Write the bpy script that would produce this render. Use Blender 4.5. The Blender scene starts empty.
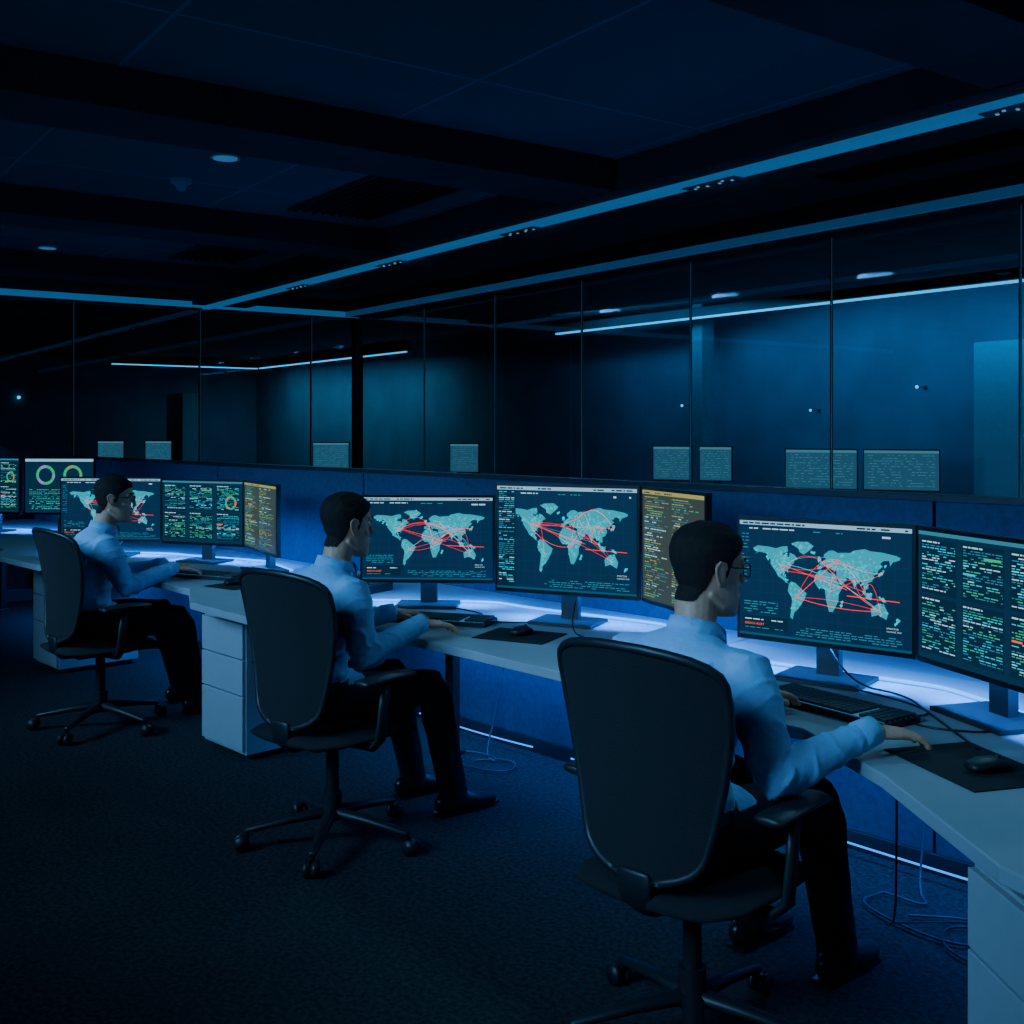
import bpy, math, random
from mathutils import Vector, Matrix, noise
from mathutils.geometry import tessellate_polygon
R=random.Random(7)
V=Vector
TH=math.radians(-8)
# ---------------------------------------------------------------- materials
MATS={}
def mat(name,col,rough=.6,metal=0,emi=None,es=1.0,var=0,vscale=20,bump=0,bscale=200,spec=.5):
    if name in MATS: return MATS[name]
    m=bpy.data.materials.new(name); m.use_nodes=True
    nt=m.node_tree; b=nt.nodes['Principled BSDF']
    b.inputs['Base Color'].default_value=(*col,1); b.inputs['Roughness'].default_value=rough
    b.inputs['Metallic'].default_value=metal; b.inputs['Specular IOR Level'].default_value=spec
    if emi:
        b.inputs['Emission Color'].default_value=(*emi,1); b.inputs['Emission Strength'].default_value=es
    if var or bump:
        tc=nt.nodes.new('ShaderNodeTexCoord')
    if var:
        n=nt.nodes.new('ShaderNodeTexNoise'); n.inputs['Scale'].default_value=vscale; n.inputs['Detail'].default_value=4
        nt.links.new(tc.outputs['Object'],n.inputs['Vector'])
        r=nt.nodes.new('ShaderNodeValToRGB')
        r.color_ramp.elements[0].position=.3; r.color_ramp.elements[1].position=.7
        r.color_ramp.elements[0].color=(*[c*(1-var) for c in col],1)
        r.color_ramp.elements[1].color=(*[min(1,c*(1+var)) for c in col],1)
        nt.links.new(n.outputs['Fac'],r.inputs['Fac']); nt.links.new(r.outputs['Color'],b.inputs['Base Color'])
    if bump:
        n2=nt.nodes.new('ShaderNodeTexNoise'); n2.inputs['Scale'].default_value=bscale
        nt.links.new(tc.outputs['Object'],n2.inputs['Vector'])
        bp=nt.nodes.new('ShaderNodeBump'); bp.inputs['Strength'].default_value=bump; bp.inputs['Distance'].default_value=.01
        nt.links.new(n2.outputs['Fac'],bp.inputs['Height']); nt.links.new(bp.outputs['Normal'],b.inputs['Normal'])
    MATS[name]=m; return m
def emat(name,col,es=1.0,spec=.5):
    return mat(name,(.01,.01,.01),.3,emi=col,es=es,spec=spec)
def grid_mat(name,c1,c2,w,h,mort,rough):
    m=bpy.data.materials.new(name); m.use_nodes=True; nt=m.node_tree; b=nt.nodes['Principled BSDF']
    tc=nt.nodes.new('ShaderNodeTexCoord'); br=nt.nodes.new('ShaderNodeTexBrick')
    br.offset=0; br.inputs['Scale'].default_value=1; br.inputs['Brick Width'].default_value=w; br.inputs['Row Height'].default_value=h
    br.inputs['Mortar Size'].default_value=mort; br.inputs['Color1'].default_value=(*c1,1); br.inputs['Color2'].default_value=(*[x*.85 for x in c1],1)
    br.inputs['Mortar'].default_value=(*c2,1); br.inputs['Mortar Smooth'].default_value=.1
    nt.links.new(tc.outputs['Object'],br.inputs['Vector']); nt.links.new(br.outputs['Color'],b.inputs['Base Color'])
    n2=nt.nodes.new('ShaderNodeTexNoise'); n2.inputs['Scale'].default_value=150
    nt.links.new(tc.outputs['Object'],n2.inputs['Vector'])
    bp=nt.nodes.new('ShaderNodeBump'); bp.inputs['Strength'].default_value=.3; bp.inputs['Distance'].default_value=.004
    nt.links.new(n2.outputs['Fac'],bp.inputs['Height']); nt.links.new(bp.outputs['Normal'],b.inputs['Normal'])
    b.inputs['Roughness'].default_value=rough
    return m
def hair_mat():
    m=mat('hair_dark',(.020,.015,.012),.75,spec=.2)
    nt=m.node_tree; b=nt.nodes['Principled BSDF']; tc=nt.nodes.new('ShaderNodeTexCoord')
    mp=nt.nodes.new('ShaderNodeMapping'); mp.inputs['Scale'].default_value=(420,60,120)
    n=nt.nodes.new('ShaderNodeTexNoise'); n.inputs['Scale'].default_value=1; n.inputs['Detail'].default_value=2
    bp=nt.nodes.new('ShaderNodeBump'); bp.inputs['Strength'].default_value=.9; bp.inputs['Distance'].default_value=.004
    nt.links.new(tc.outputs['Object'],mp.inputs['Vector']); nt.links.new(mp.outputs[0],n.inputs['Vector'])
    nt.links.new(n.outputs['Fac'],bp.inputs['Height']); nt.links.new(bp.outputs['Normal'],b.inputs['Normal']); return m
def glass_mat():
    m=bpy.data.materials.new('tinted_glass'); m.use_nodes=True; nt=m.node_tree
    nt.nodes.remove(nt.nodes['Principled BSDF']); out=nt.nodes['Material Output']
    t=nt.nodes.new('ShaderNodeBsdfTransparent'); t.inputs['Color'].default_value=(.72,.88,.95,1)
    g=nt.nodes.new('ShaderNodeBsdfGlossy'); g.inputs['Roughness'].default_value=.02; g.inputs['Color'].default_value=(.8,.9,1,1)
    f=nt.nodes.new('ShaderNodeLayerWeight'); f.inputs['Blend'].default_value=.5
    p=nt.nodes.new('ShaderNodeMath'); p.operation='POWER'; p.inputs[1].default_value=3.5
    q=nt.nodes.new('ShaderNodeMath'); q.operation='MULTIPLY_ADD'; q.inputs[1].default_value=.8; q.inputs[2].default_value=.10
    mx=nt.nodes.new('ShaderNodeMixShader')
    nt.links.new(f.outputs['Facing'],p.inputs[0]); nt.links.new(p.outputs[0],q.inputs[0])
    nt.links.new(q.outputs[0],mx.inputs[0]); nt.links.new(t.outputs[0],mx.inputs[1]); nt.links.new(g.outputs[0],mx.inputs[2])
    nt.links.new(mx.outputs[0],out.inputs['Surface']); return m

# ---------------------------------------------------------------- mesh builder
class MB:
    def __init__(s): s.v=[]; s.f=[]; s.m=[]; s.mats=[]; s.sm=[]
    def mi(s,m):
        if m not in s.mats: s.mats.append(m)
        return s.mats.index(m)
    def add(s,vs,fs,m,smooth=False,M=None):
        o=len(s.v); i=s.mi(m)
        for p in vs: s.v.append(tuple(M@V(p)) if M else tuple(p))
        for f in fs: s.f.append([o+k for k in f]); s.m.append(i); s.sm.append(smooth)
    def box(s,c,d,m,M=None):
        x,y,z=[k/2 for k in d]; c=V(c)
        vs=[c+V((sx*x,sy*y,sz*z)) for sx in(-1,1) for sy in(-1,1) for sz in(-1,1)]
        fs=[(0,1,3,2),(4,6,7,5),(0,4,5,1),(2,3,7,6),(0,2,6,4),(1,5,7,3)]
        s.add(vs,fs,m,False,M)
    def tube(s,P,Rr,m,n=12,ref=None,M=None,smooth=True,rnd=False):
        P=[V(p) for p in P]
        if not isinstance(Rr,(list,tuple)): Rr=[Rr]*len(P)
        Rr=[(r,r) if not isinstance(r,(list,tuple)) else r for r in Rr]
        T=[]
        for i in range(len(P)):
            a=P[max(0,i-1)]; b=P[min(len(P)-1,i+1)]; t=(b-a)
            T.append(t.normalized() if t.length>1e-9 else V((0,0,1)))
        last=None
        Pn=list(P); Rn=list(Rr); Tn=list(T)
        if rnd:
            r0=min(Rr[0]); r1=min(Rr[-1])
            Pn=[P[0]-T[0]*r0*.85,P[0]-T[0]*r0*.55]+Pn+[P[-1]+T[-1]*r1*.55,P[-1]+T[-1]*r1*.85]
            Rn=[tuple(k*.45 for k in Rr[0]),tuple(k*.82 for k in Rr[0])]+Rn+[tuple(k*.82 for k in Rr[-1]),tuple(k*.45 for k in Rr[-1])]
            Tn=[T[0]]*2+Tn+[T[-1]]*2
        vs=[]
        for p,r,t in zip(Pn,Rn,Tn):
            if ref is not None: sd=V(ref)
            elif last is not None: sd=last
            else: sd=V((1,0,0)) if abs(t.x)<.8 else V((0,1,0))
            sd=(sd-t*sd.dot(t))
            if sd.length<1e-6: sd=t.orthogonal()
            sd.normalize(); last=sd; up=t.cross(sd)
            for k in range(n):
                a=2*math.pi*k/n; vs.append(p+sd*r[0]*math.cos(a)+up*r[1]*math.sin(a))
        fs=[]
        L=len(Pn)
        for i in range(L-1):
            for k in range(n):
                k2=(k+1)%n; fs.append((i*n+k,i*n+k2,(i+1)*n+k2,(i+1)*n+k))
        fs.append(tuple(reversed(range(n)))); fs.append(tuple((L-1)*n+k for k in range(n)))
        s.add(vs,fs,m,smooth,M)
    def cyl(s,c,r,h,m,n=20,M=None,r2=None):
        c=V(c); s.tube([c-V((0,0,h/2)),c+V((0,0,h/2))],[r,r2 if r2 is not None else r],m,n,ref=(1,0,0),M=M,smooth=False)
    def prism(s,pts,z0,z1,m,M=None):
        n=len(pts); ar=sum(pts[i][0]*pts[(i+1)%n][1]-pts[(i+1)%n][0]*pts[i][1] for i in range(n))
        if ar<0: pts=list(reversed(pts))
        vs=[(x,y,z0) for x,y in pts]+[(x,y,z1) for x,y in pts]
        fs=[tuple(reversed(range(n))),tuple(range(n,2*n))]+[(i,(i+1)%n,n+(i+1)%n,n+i) for i in range(n)]
        s.add(vs,fs,m,False,M)
    def mesh(s,name):
        me=bpy.data.meshes.new(name); me.from_pydata(s.v,[],s.f)
        for m in s.mats: me.materials.append(m)
        me.polygons.foreach_set('material_index',s.m); me.polygons.foreach_set('use_smooth',s.sm)
        me.update(); return me
    def obj(s,name,parent=None,bevel=0,rotz=0,loc=None):
        o=bpy.data.objects.new(name,s.mesh(name)); bpy.context.collection.objects.link(o)
        if bevel:
            b=o.modifiers.new('bevel','BEVEL'); b.width=bevel; b.segments=2; b.limit_method='ANGLE'; b.angle_limit=math.radians(50)
        if rotz: o.rotation_euler.z=rotz
        if loc: o.location=loc
        if parent: o.parent=parent
        return o
def empty(name,loc=(0,0,0),yaw=0):
    e=bpy.data.objects.new(name,None); bpy.context.collection.objects.link(e); e.location=loc; e.rotation_euler.z=yaw
    e.empty_display_size=.1; return e
def area(name,loc,sx,sy,direction,power,col,parent=None):
    l=bpy.data.lights.new(name,'AREA'); l.shape='RECTANGLE'; l.size=sx; l.size_y=sy; l.energy=power; l.color=col
    o=bpy.data.objects.new(name,l); bpy.context.collection.objects.link(o); o.location=loc
    return o
def orient(o,x,n):   # local x along x, local -z along n
    x=V(x).normalized(); z=-V(n).normalized(); x=(x-z*x.dot(z)).normalized(); y=z.cross(x)
    o.rotation_euler=Matrix((x,y,z)).transposed().to_euler()

# ---------------------------------------------------------------- room
m_tile=grid_mat('ceiling_tiles',(.10,.12,.15),(.17,.20,.25),1.2,1.2,.009,.85)
m_carpet=mat('carpet',(.034,.040,.043),.95,var=.5,vscale=60,bump=.5,bscale=400,spec=.05)
m_dark=mat('beam_paint',(.030,.035,.043),.8,var=.2,vscale=3)
m_void=mat('vent_dark',(.004,.005,.007),.9)
m_wall=mat('wall_paint_blue',(.10,.22,.30),.8,var=.15,vscale=2)
m_wall2=mat('wall_paint_dark',(.05,.06,.075),.8,var=.15,vscale=2)
m_glass=glass_mat()
m_joint=mat('glass_joint',(.02,.03,.04),.4)
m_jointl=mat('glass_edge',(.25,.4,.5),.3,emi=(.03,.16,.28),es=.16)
m_rail=mat('rail_lit_blue',(.15,.25,.4),.4,emi=(.006,.16,.42),es=.55)  # blue light falling on rail and end trim, put in as faint emission
m_rail2=mat('trim_lit_blue',(.15,.22,.35),.4,emi=(.010,.13,.36),es=.24)  # faint emission paints the blue light on the glass head trim
m_alu=mat('aluminium_dark',(.12,.15,.18),.4,metal=.6)
m_strip=emat('led_white_blue',(.0,.40,.85),2.0)
m_spk=emat('rail_led',(.25,.6,1.0),.4)
HC=2.92
b=MB(); b.box((-9.5,2.75,-.05),(26,13.5,.1),m_carpet); b.obj('floor',rotz=TH)
b=MB(); b.box((-9.5,2.75,HC+.05),(26,13.5,.1),m_tile); b.obj('ceiling',rotz=TH)
for nm,c,d,m in [('wall_back',(-9.5,9.2,1.46),(26,.2,2.92),m_wall),('wall_left',(-22.2,2.6,1.46),(.2,13,2.92),m_wall),
                 ('wall_right',(3.5,2.6,1.46),(.2,13,2.92),m_wall2),('wall_front',(-9.5,-3.9,1.46),(26,.2,2.92),m_wall2)]:
    b=MB(); b.box(c,d,m); b.obj(nm,rotz=TH)
def cbox(name,c,d,m,bev=0):
    b=MB(); b.box(c,d,m); return b.obj(name,rotz=TH,bevel=bev)
BZ=2.76
cbox('trim_1',(-4.45,-.1,(BZ+HC)/2),(.42,7.5,HC-BZ),m_dark)
cbox('trim_2',(-6.85,-.1,(BZ+HC)/2),(.42,7.5,HC-BZ),m_dark)
cbox('trim_3',(-2.0,-.1,(BZ+HC)/2),(.42,7.5,HC-BZ),m_dark)
cbox('trim_4',(-3.6,3.95,(BZ+HC)/2),(14.0,.55,HC-BZ),m_dark)
cbox('trim_5',(-3.6,5.50,(BZ-.02+HC)/2),(14.2,.26,HC-BZ+.02),m_dark)
cbox('trim_6',(-10.68,.9,(BZ-.02+HC)/2),(.26,9.4,HC-BZ+.02),m_dark)
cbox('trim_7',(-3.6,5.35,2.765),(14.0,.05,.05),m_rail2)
cbox('trim_8',(-10.54,.9,2.765),(.03,9.2,.055),m_rail)
cbox('trim_9',(-9.2,-.1,(BZ+HC)/2),(.35,7.5,HC-BZ),m_dark)
e=empty('linear_ceiling_light')
b=MB(); b.box((-3.6,3.84,2.745),(14,.075,.03),m_rail); b.obj('rail',e,rotz=TH)
b=MB()
for a in [-8.45,-6.88,-5.31,-3.74,-2.17,-.6]:
    b.box((a,3.84,2.727),(.34,.062,.006),m_alu)
    for k in range(-3,4):
        if abs(k)>0: b.box((a+k*.04,3.84+(.012 if k%2 else -.012),2.722),(.010,.014,.004),m_spk)
b.obj('led_modules',e,rotz=TH)
e=empty('window_1')
b=MB(); b.add([(-10.68,5.55,.05),(3.4,5.55,.05),(3.4,5.55,2.74),(-10.68,5.55,2.74)],[(0,1,2,3)],m_glass); b.obj('glass_panes',e,rotz=TH)
b=MB()
a=-9.27
while a<3.4:
    b.box((a,5.55,1.37),(.012,.014,2.72),m_joint); b.box((a+.009,5.541,1.37),(.004,.004,2.72),m_jointl); a+=1.22
b.box((-3.6,5.55,.05),(14.2,.05,.1),m_joint); b.box((-10.68,5.55,1.37),(.09,.09,2.74),m_joint)
b.obj('glass_joints',e,rotz=TH)
e=empty('window_2')
b=MB(); b.add([(-10.68,-3.7,.05),(-10.68,5.5,.05),(-10.68,5.5,2.74),(-10.68,-3.7,2.74)],[(0,1,2,3)],m_glass); b.obj('glass_panes',e,rotz=TH)
b=MB()
y=5.0
while y>-3.5:
    b.box((-10.68,y,1.37),(.014,.012,2.72),m_joint); b.box((-10.67,y+.009,1.37),(.004,.004,2.72),m_jointl); y-=1.2
b.box((-10.68,.9,.05),(.05,9.2,.1),m_joint)
b.obj('glass_joints',e,rotz=TH)
b=MB(); b.box((-4.2,8.45,2.74),(13.4,.04,.02),m_strip); b.box((-4.2,8.45,2.80),(13.5,.09,.09),m_dark)  # light lines reflected in the glass, built as strips behind it
b.obj('reflected_strip_light',rotz=TH)
b=MB(); b.box((-17.6,8.5,2.74),(5.7,.05,.02),m_strip); b.box((-20.6,7.1,2.74),(.05,2.8,.02),m_strip)
b.box((-17.6,8.5,2.83),(5.8,.09,.16),m_dark); b.box((-20.6,7.1,2.83),(.09,2.8,.16),m_dark)
b.obj('reflected_strip_light.001',rotz=TH)
m_col=mat('column_paint',(.16,.24,.28),.7,var=.1)
cbox('column',(-8.67,8.75,1.46),(.18,.18,2.92),m_col)
m_scab=mat('cabinet_paint',(.26,.38,.42),.5,var=.05)
for i,(a_,b_,w_,h_) in enumerate([(-4.7,8.95,1.5,2.3),(-20.0,6.8,.9,2.2)]):
    b=MB(); b.box((a_,b_,h_/2),(w_,.3,h_),m_scab); b.box((a_,b_-.155,h_/2),(.01,.006,h_*.95),m_dark)
    b.box((a_+.08,b_-.165,1.2),(.02,.02,.3),m_alu); b.box((a_-.08,b_-.165,1.2),(.02,.02,.3),m_alu); b.obj('storage_cabinet' if i==0 else 'storage_cabinet.001',rotz=TH,bevel=.005)
m_bulb=emat('sconce_glow',(.1,.6,.9),1.8)
for i,(a_,b_,z,r) in enumerate([(-9.2,9.05,1.82,.016),(-7.35,9.05,1.74,.014),(-6.12,9.05,1.94,.016),(-22.05,4.5,2.14,.032)]):
    b=MB(); b.tube([(a_,b_-.09,z-.001),(a_,b_-.09,z+.001)],[r,r],m_bulb,10,rnd=True)
    b.tube([(a_,b_-.09,z),(a_,b_+.05,z)],.004,m_alu,8); b.box((a_,b_+.04,z),(.03,.02,.03),m_alu)
    b.obj('wall_sconce' if i==0 else 'wall_sconce.%03d'%i,rotz=TH)
m_disc=mat('downlight_lens',(.3,.4,.5),.3,emi=(.04,.2,.5),es=.5)
m_plast=mat('white_plastic',(.35,.4,.45),.4)
for i,(a_,b_) in enumerate([(-5.33,2.03),(-8.75,1.95)]):
    b=MB(); b.cyl((a_,b_,HC-.006),.075,.012,m_plast,24); b.cyl((a_,b_,HC-.014),.06,.004,m_disc,24)
    b.obj('recessed_downlight' if i==0 else 'recessed_downlight.001',rotz=TH)
b=MB(); b.cyl((-5.96,2.02,HC-.012),.055,.024,m_plast,24); b.tube([(-5.96,2.02,HC-.024),(-5.96,2.02,HC-.04)],[.045,.03],m_plast,20,rnd=True)
b.obj('smoke_detector',rotz=TH)
for i,(a_,b_,sx,sy) in enumerate([(-5.75,3.1,1.15,.55),(-8.2,3.1,.9,.5),(-3.3,4.8,1.1,.4),(-7.8,1.0,.9,.5)]):
    b=MB(); b.box((a_,b_,HC-.005),(sx,sy,.01),m_void)
    for k in range(9): b.box((a_,b_-sy/2+sy*(k+.5)/9,HC-.015),(sx,.012,.02),m_void)
    b.box((a_,b_-sy/2,HC-.01),(sx+.04,.02,.022),m_dark); b.box((a_,b_+sy/2,HC-.01),(sx+.04,.02,.022),m_dark)
    b.obj('air_vent' if i==0 else 'air_vent.%03d'%i,rotz=TH)

# ---------------------------------------------------------------- partition
m_fab=mat('partition_fabric',(.026,.048,.095),.9,var=.2,vscale=40,bump=.3,bscale=300)
m_cap=mat('partition_cap',(.02,.028,.04),.4,metal=.3)
b=MB(); X0,X1=-10.2,1.6; n=7; w=(X1-X0)/n
for k in range(n):
    b.box((X0+w*(k+.5),3.73,.685),(w-.012,.05,1.23),m_fab)
b.box(((X0+X1)/2,3.73,1.31),(X1-X0,.065,.025),m_cap); b.box(((X0+X1)/2,3.73,.035),(X1-X0,.055,.07),m_cap)
b.obj('desk_partition',bevel=.003)

# ---------------------------------------------------------------- desks
m_desk=mat('desk_laminate',(.34,.38,.42),.42,var=.04,vscale=8)
m_leg=mat('desk_leg_metal',(.03,.033,.038),.4,metal=.5)
m_cab=mat('cabinet_white',(.34,.38,.42),.45,var=.03)
def desk(name,front,back=3.695,legs=()):
    b=MB(); pts=list(front)+[(front[-1][0],back),(front[0][0],back)]
    b.prism(pts,.705,.74,m_desk)
    for (x,y) in legs:
        b.box((x,y,.35),(.06,.045,.70),m_leg); b.box((x,y,.69),(.10,.10,.025),m_leg); b.box((x,y,.01),(.08,.10,.02),m_leg)
    xa=min(p[0] for p in front)+.1; xb=max(p[0] for p in front)-.1
    b.box(((xa+xb)/2,3.3,.68),(xb-xa,.05,.045),m_leg)
    return b.obj(name,bevel=.004)
desk('desk',[(-2.455,2.64),(-1.62,2.62),(-1.28,2.41),(-.86,2.06),(-.55,1.94),(.3,1.94)],legs=[(-2.38,3.3),(-.1,3.4)])
desk('desk.001',[(-5.14,2.63),(-4.78,2.45),(-4.18,2.43),(-3.9,2.66),(-3.1,2.66),(-2.46,2.64)],legs=[(-2.62,3.3),(-4.0,3.4)])
desk('desk.002',[(-7.75,2.62),(-7.45,2.45),(-6.7,2.45),(-6.3,2.68),(-5.15,2.64)],legs=[(-5.4,3.3),(-6.4,3.4)])
desk('desk.003',[(-10.2,2.7),(-9.2,2.7),(-8.6,2.6),(-7.76,2.62)],legs=[(-8.0,3.3),(-9.8,3.3)])
def pedestal(name,x0,y0,w=.40,d=.52,yaw=0):
    b=MB(); b.box((0,d/2,.34),(w,d,.62),m_cab)
    hs=[.17,.17,.26]; z=.645
    for h in hs:
        b.box((0,-.009,z-h/2),(w-.012,.018,h-.006),m_cab); z-=h
    for sx in(-1,1):
        for yy in(.05,d-.05): b.cyl((sx*(w/2-.05),yy,.0175),.018,.035,m_leg,10)
    b.box((0,d/2,.675),(w*.9,d*.9,.05),m_leg)
    return b.obj(name,bevel=.003,rotz=yaw,loc=(x0,y0,0))
pedestal('drawer_cabinet',-4.76,2.62)
pedestal('drawer_cabinet.001',-7.2,2.70)
pedestal('drawer_cabinet.002',-.84,2.14,w=.42,d=.55,yaw=math.radians(-40))

# ---------------------------------------------------------------- screens
K={}
def E(n,c,s=1): K[n]=emat('screen_'+n,c,s,spec=.15)
SB=1.9
E('bg',(.001,.013,.038),SB); E('bg2',(.002,.015,.034),SB); E('bgy',(.022,.032,.028),SB); E('grid',(.002,.045,.09),SB)
E('map',(.0,.22,.30),SB); E('map2',(.0,.34,.43),SB); E('red',(1.0,.02,.01),SB*.9); E('white',(.36,.56,.66),SB*.8); E('hdr',(.16,.32,.44),SB)
E('dim',(.02,.13,.19),SB*.9); E('grn',(.02,.30,.14),SB*.9); E('yel',(.25,.25,.07),SB*.8); E('cyn',(.0,.32,.44),SB); E('panel',(.001,.010,.024),SB); E('pur',(.25,.10,.5),SB)
E('ghost',(.08,.22,.30),1.0); E('reflection_dim',(.03,.10,.16),1.0); E('orange',(.9,.10,.02),SB*.8)
m_mon=mat('monitor_plastic',(.018,.02,.023),.4); m_bez=mat('monitor_bezel',(.01,.011,.013),.3)
NA=[(-168,66),(-156,71),(-128,70),(-110,68),(-95,72),(-82,73),(-80,64),(-94,59),(-92,57),(-82,55),(-79,52),(-76,62),(-65,59),(-56,52),(-65,48),(-66,44),(-70,42),(-76,35),(-81,31),(-80,25),(-84,30),(-90,29),(-97,27),(-97,21),(-90,19),(-87,21),(-88,16),(-83,15),(-83,10),(-78,8),(-85,9),(-95,15),(-105,19),(-110,26),(-117,33),(-124,40),(-124,48),(-135,58),(-152,60),(-165,55),(-157,59),(-165,62)]
GR=[(-73,78),(-60,82),(-32,83),(-18,76),(-25,70),(-42,60),(-52,64),(-55,70)]
SA=[(-78,8),(-72,12),(-62,10),(-50,2),(-35,-6),(-39,-15),(-48,-27),(-57,-36),(-65,-42),(-69,-54),(-75,-50),(-73,-37),(-70,-18),(-81,-5)]
AF=[(-17,15),(-16,24),(-6,35),(10,37),(20,32),(32,31),(37,21),(43,12),(51,11),(41,-3),(40,-15),(33,-26),(27,-34),(18,-34),(12,-17),(9,-1),(9,4),(-8,5)]
EA=[(-9,37),(-9,43),(-1,44),(-4,48),(8,54),(12,56),(6,59),(6,63),(18,70),(28,71),(40,67),(45,68),(68,69),(75,73),(100,77),(113,74),(140,73),(170,69),(180,66),(178,62),(163,58),(157,51),(155,60),(142,59),(135,54),(141,50),(131,43),(128,36),(125,36),(123,40),(118,39),(122,31),(116,23),(108,21),(109,12),(105,9),(101,13),(103,2),(98,9),(97,17),(91,22),(80,15),(78,8),(73,18),(67,25),(58,26),(59,22),(45,13),(39,21),(35,29),(36,36),(27,37),(24,38),(19,41),(16,38),(12,44),(3,43),(-1,37)]
UK=[(-5,50),(1,51),(-1,55),(-3,58.5),(-6,57),(-3,54)]
AU=[(114,-22),(130,-12),(136,-12),(137,-17),(142,-11),(153,-27),(149,-38),(138,-34),(131,-31),(116,-35)]
JP=[(131,32),(140,35),(145,43),(141,45),(139,38),(132,35)]
ID=[(96,5),(105,-6),(115,-8),(118,4),(112,2),(108,3)]
NG=[(131,-1),(141,-3),(150,-10),(140,-8)]
MG=[(44,-24),(49,-14),(50,-18),(47,-25)]
NZ=[(168,-46),(174,-41),(178,-38),(174,-36),(172,-41)]
IC=[(-24,65),(-15,66),(-14,64),(-20,63)]
CONT=[NA,GR,SA,AF,EA,UK,AU,JP,ID,NG,MG,NZ,IC]
class Scr:
    def __init__(s,mb,o,ex,n,w,h): s.mb=mb;s.o=V(o);s.ex=V(ex);s.n=V(n);s.w=w;s.h=h
    def P(s,u,v,l): return s.o+s.ex*(u*s.w)+V((0,0,1))*(v*s.h)+s.n*(.0012+.0004*l)
    def rect(s,u0,v0,u1,v1,m,l=1):
        s.mb.add([s.P(u0,v0,l),s.P(u1,v0,l),s.P(u1,v1,l),s.P(u0,v1,l)],[(0,1,2,3)],K[m])
    def poly(s,pts,m,l=2):
        tr=tessellate_polygon([[V((p[0],p[1],0)) for p in pts]])
        s.mb.add([s.P(p[0],p[1],l) for p in pts],[tuple(t) for t in tr],K[m])
    def line(s,pts,t,m,l=3):
        for (a,b_) in zip(pts[:-1],pts[1:]):
            dx=(b_[0]-a[0])*s.w; dy=(b_[1]-a[1])*s.h; L=math.hypot(dx,dy)
            if L<1e-6: continue
            nx,ny=-dy/L*t/2/s.w,dx/L*t/2/s.h
            s.mb.add([s.P(a[0]+nx,a[1]+ny,l),s.P(a[0]-nx,a[1]-ny,l),s.P(b_[0]-nx,b_[1]-ny,l),s.P(b_[0]+nx,b_[1]+ny,l)],[(0,1,2,3)],K[m])
    def text(s,t,u,v,size,m,l=4):
        c=bpy.data.curves.new('t','FONT'); c.body=t; c.size=size; c.resolution_u=2
        o=bpy.data.objects.new('t',c); bpy.context.collection.objects.link(o)
        dg=bpy.context.evaluated_depsgraph_get(); me=bpy.data.meshes.new_from_object(o.evaluated_get(dg))
        vs=[s.P(u+q.co.x/s.w,v+q.co.y/s.h,l) for q in me.vertices]
        s.mb.add(vs,[tuple(p.vertices) for p in me.polygons],K[m])
        bpy.data.objects.remove(o); bpy.data.curves.remove(c); bpy.data.meshes.remove(me)
    def words(s,u0,v,u1,hh,m,l=4,dens=.75):
        u=u0
        while u<u1:
            wl=R.uniform(.012,.05)
            if R.random()<dens: s.rect(u,v,min(u+wl,u1),v+hh,m,l)
            u+=wl+.008
def LL(lon,lat): return (.08+(lon+170)/350*.86,.16+(lat+56)/138*.68)
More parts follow.
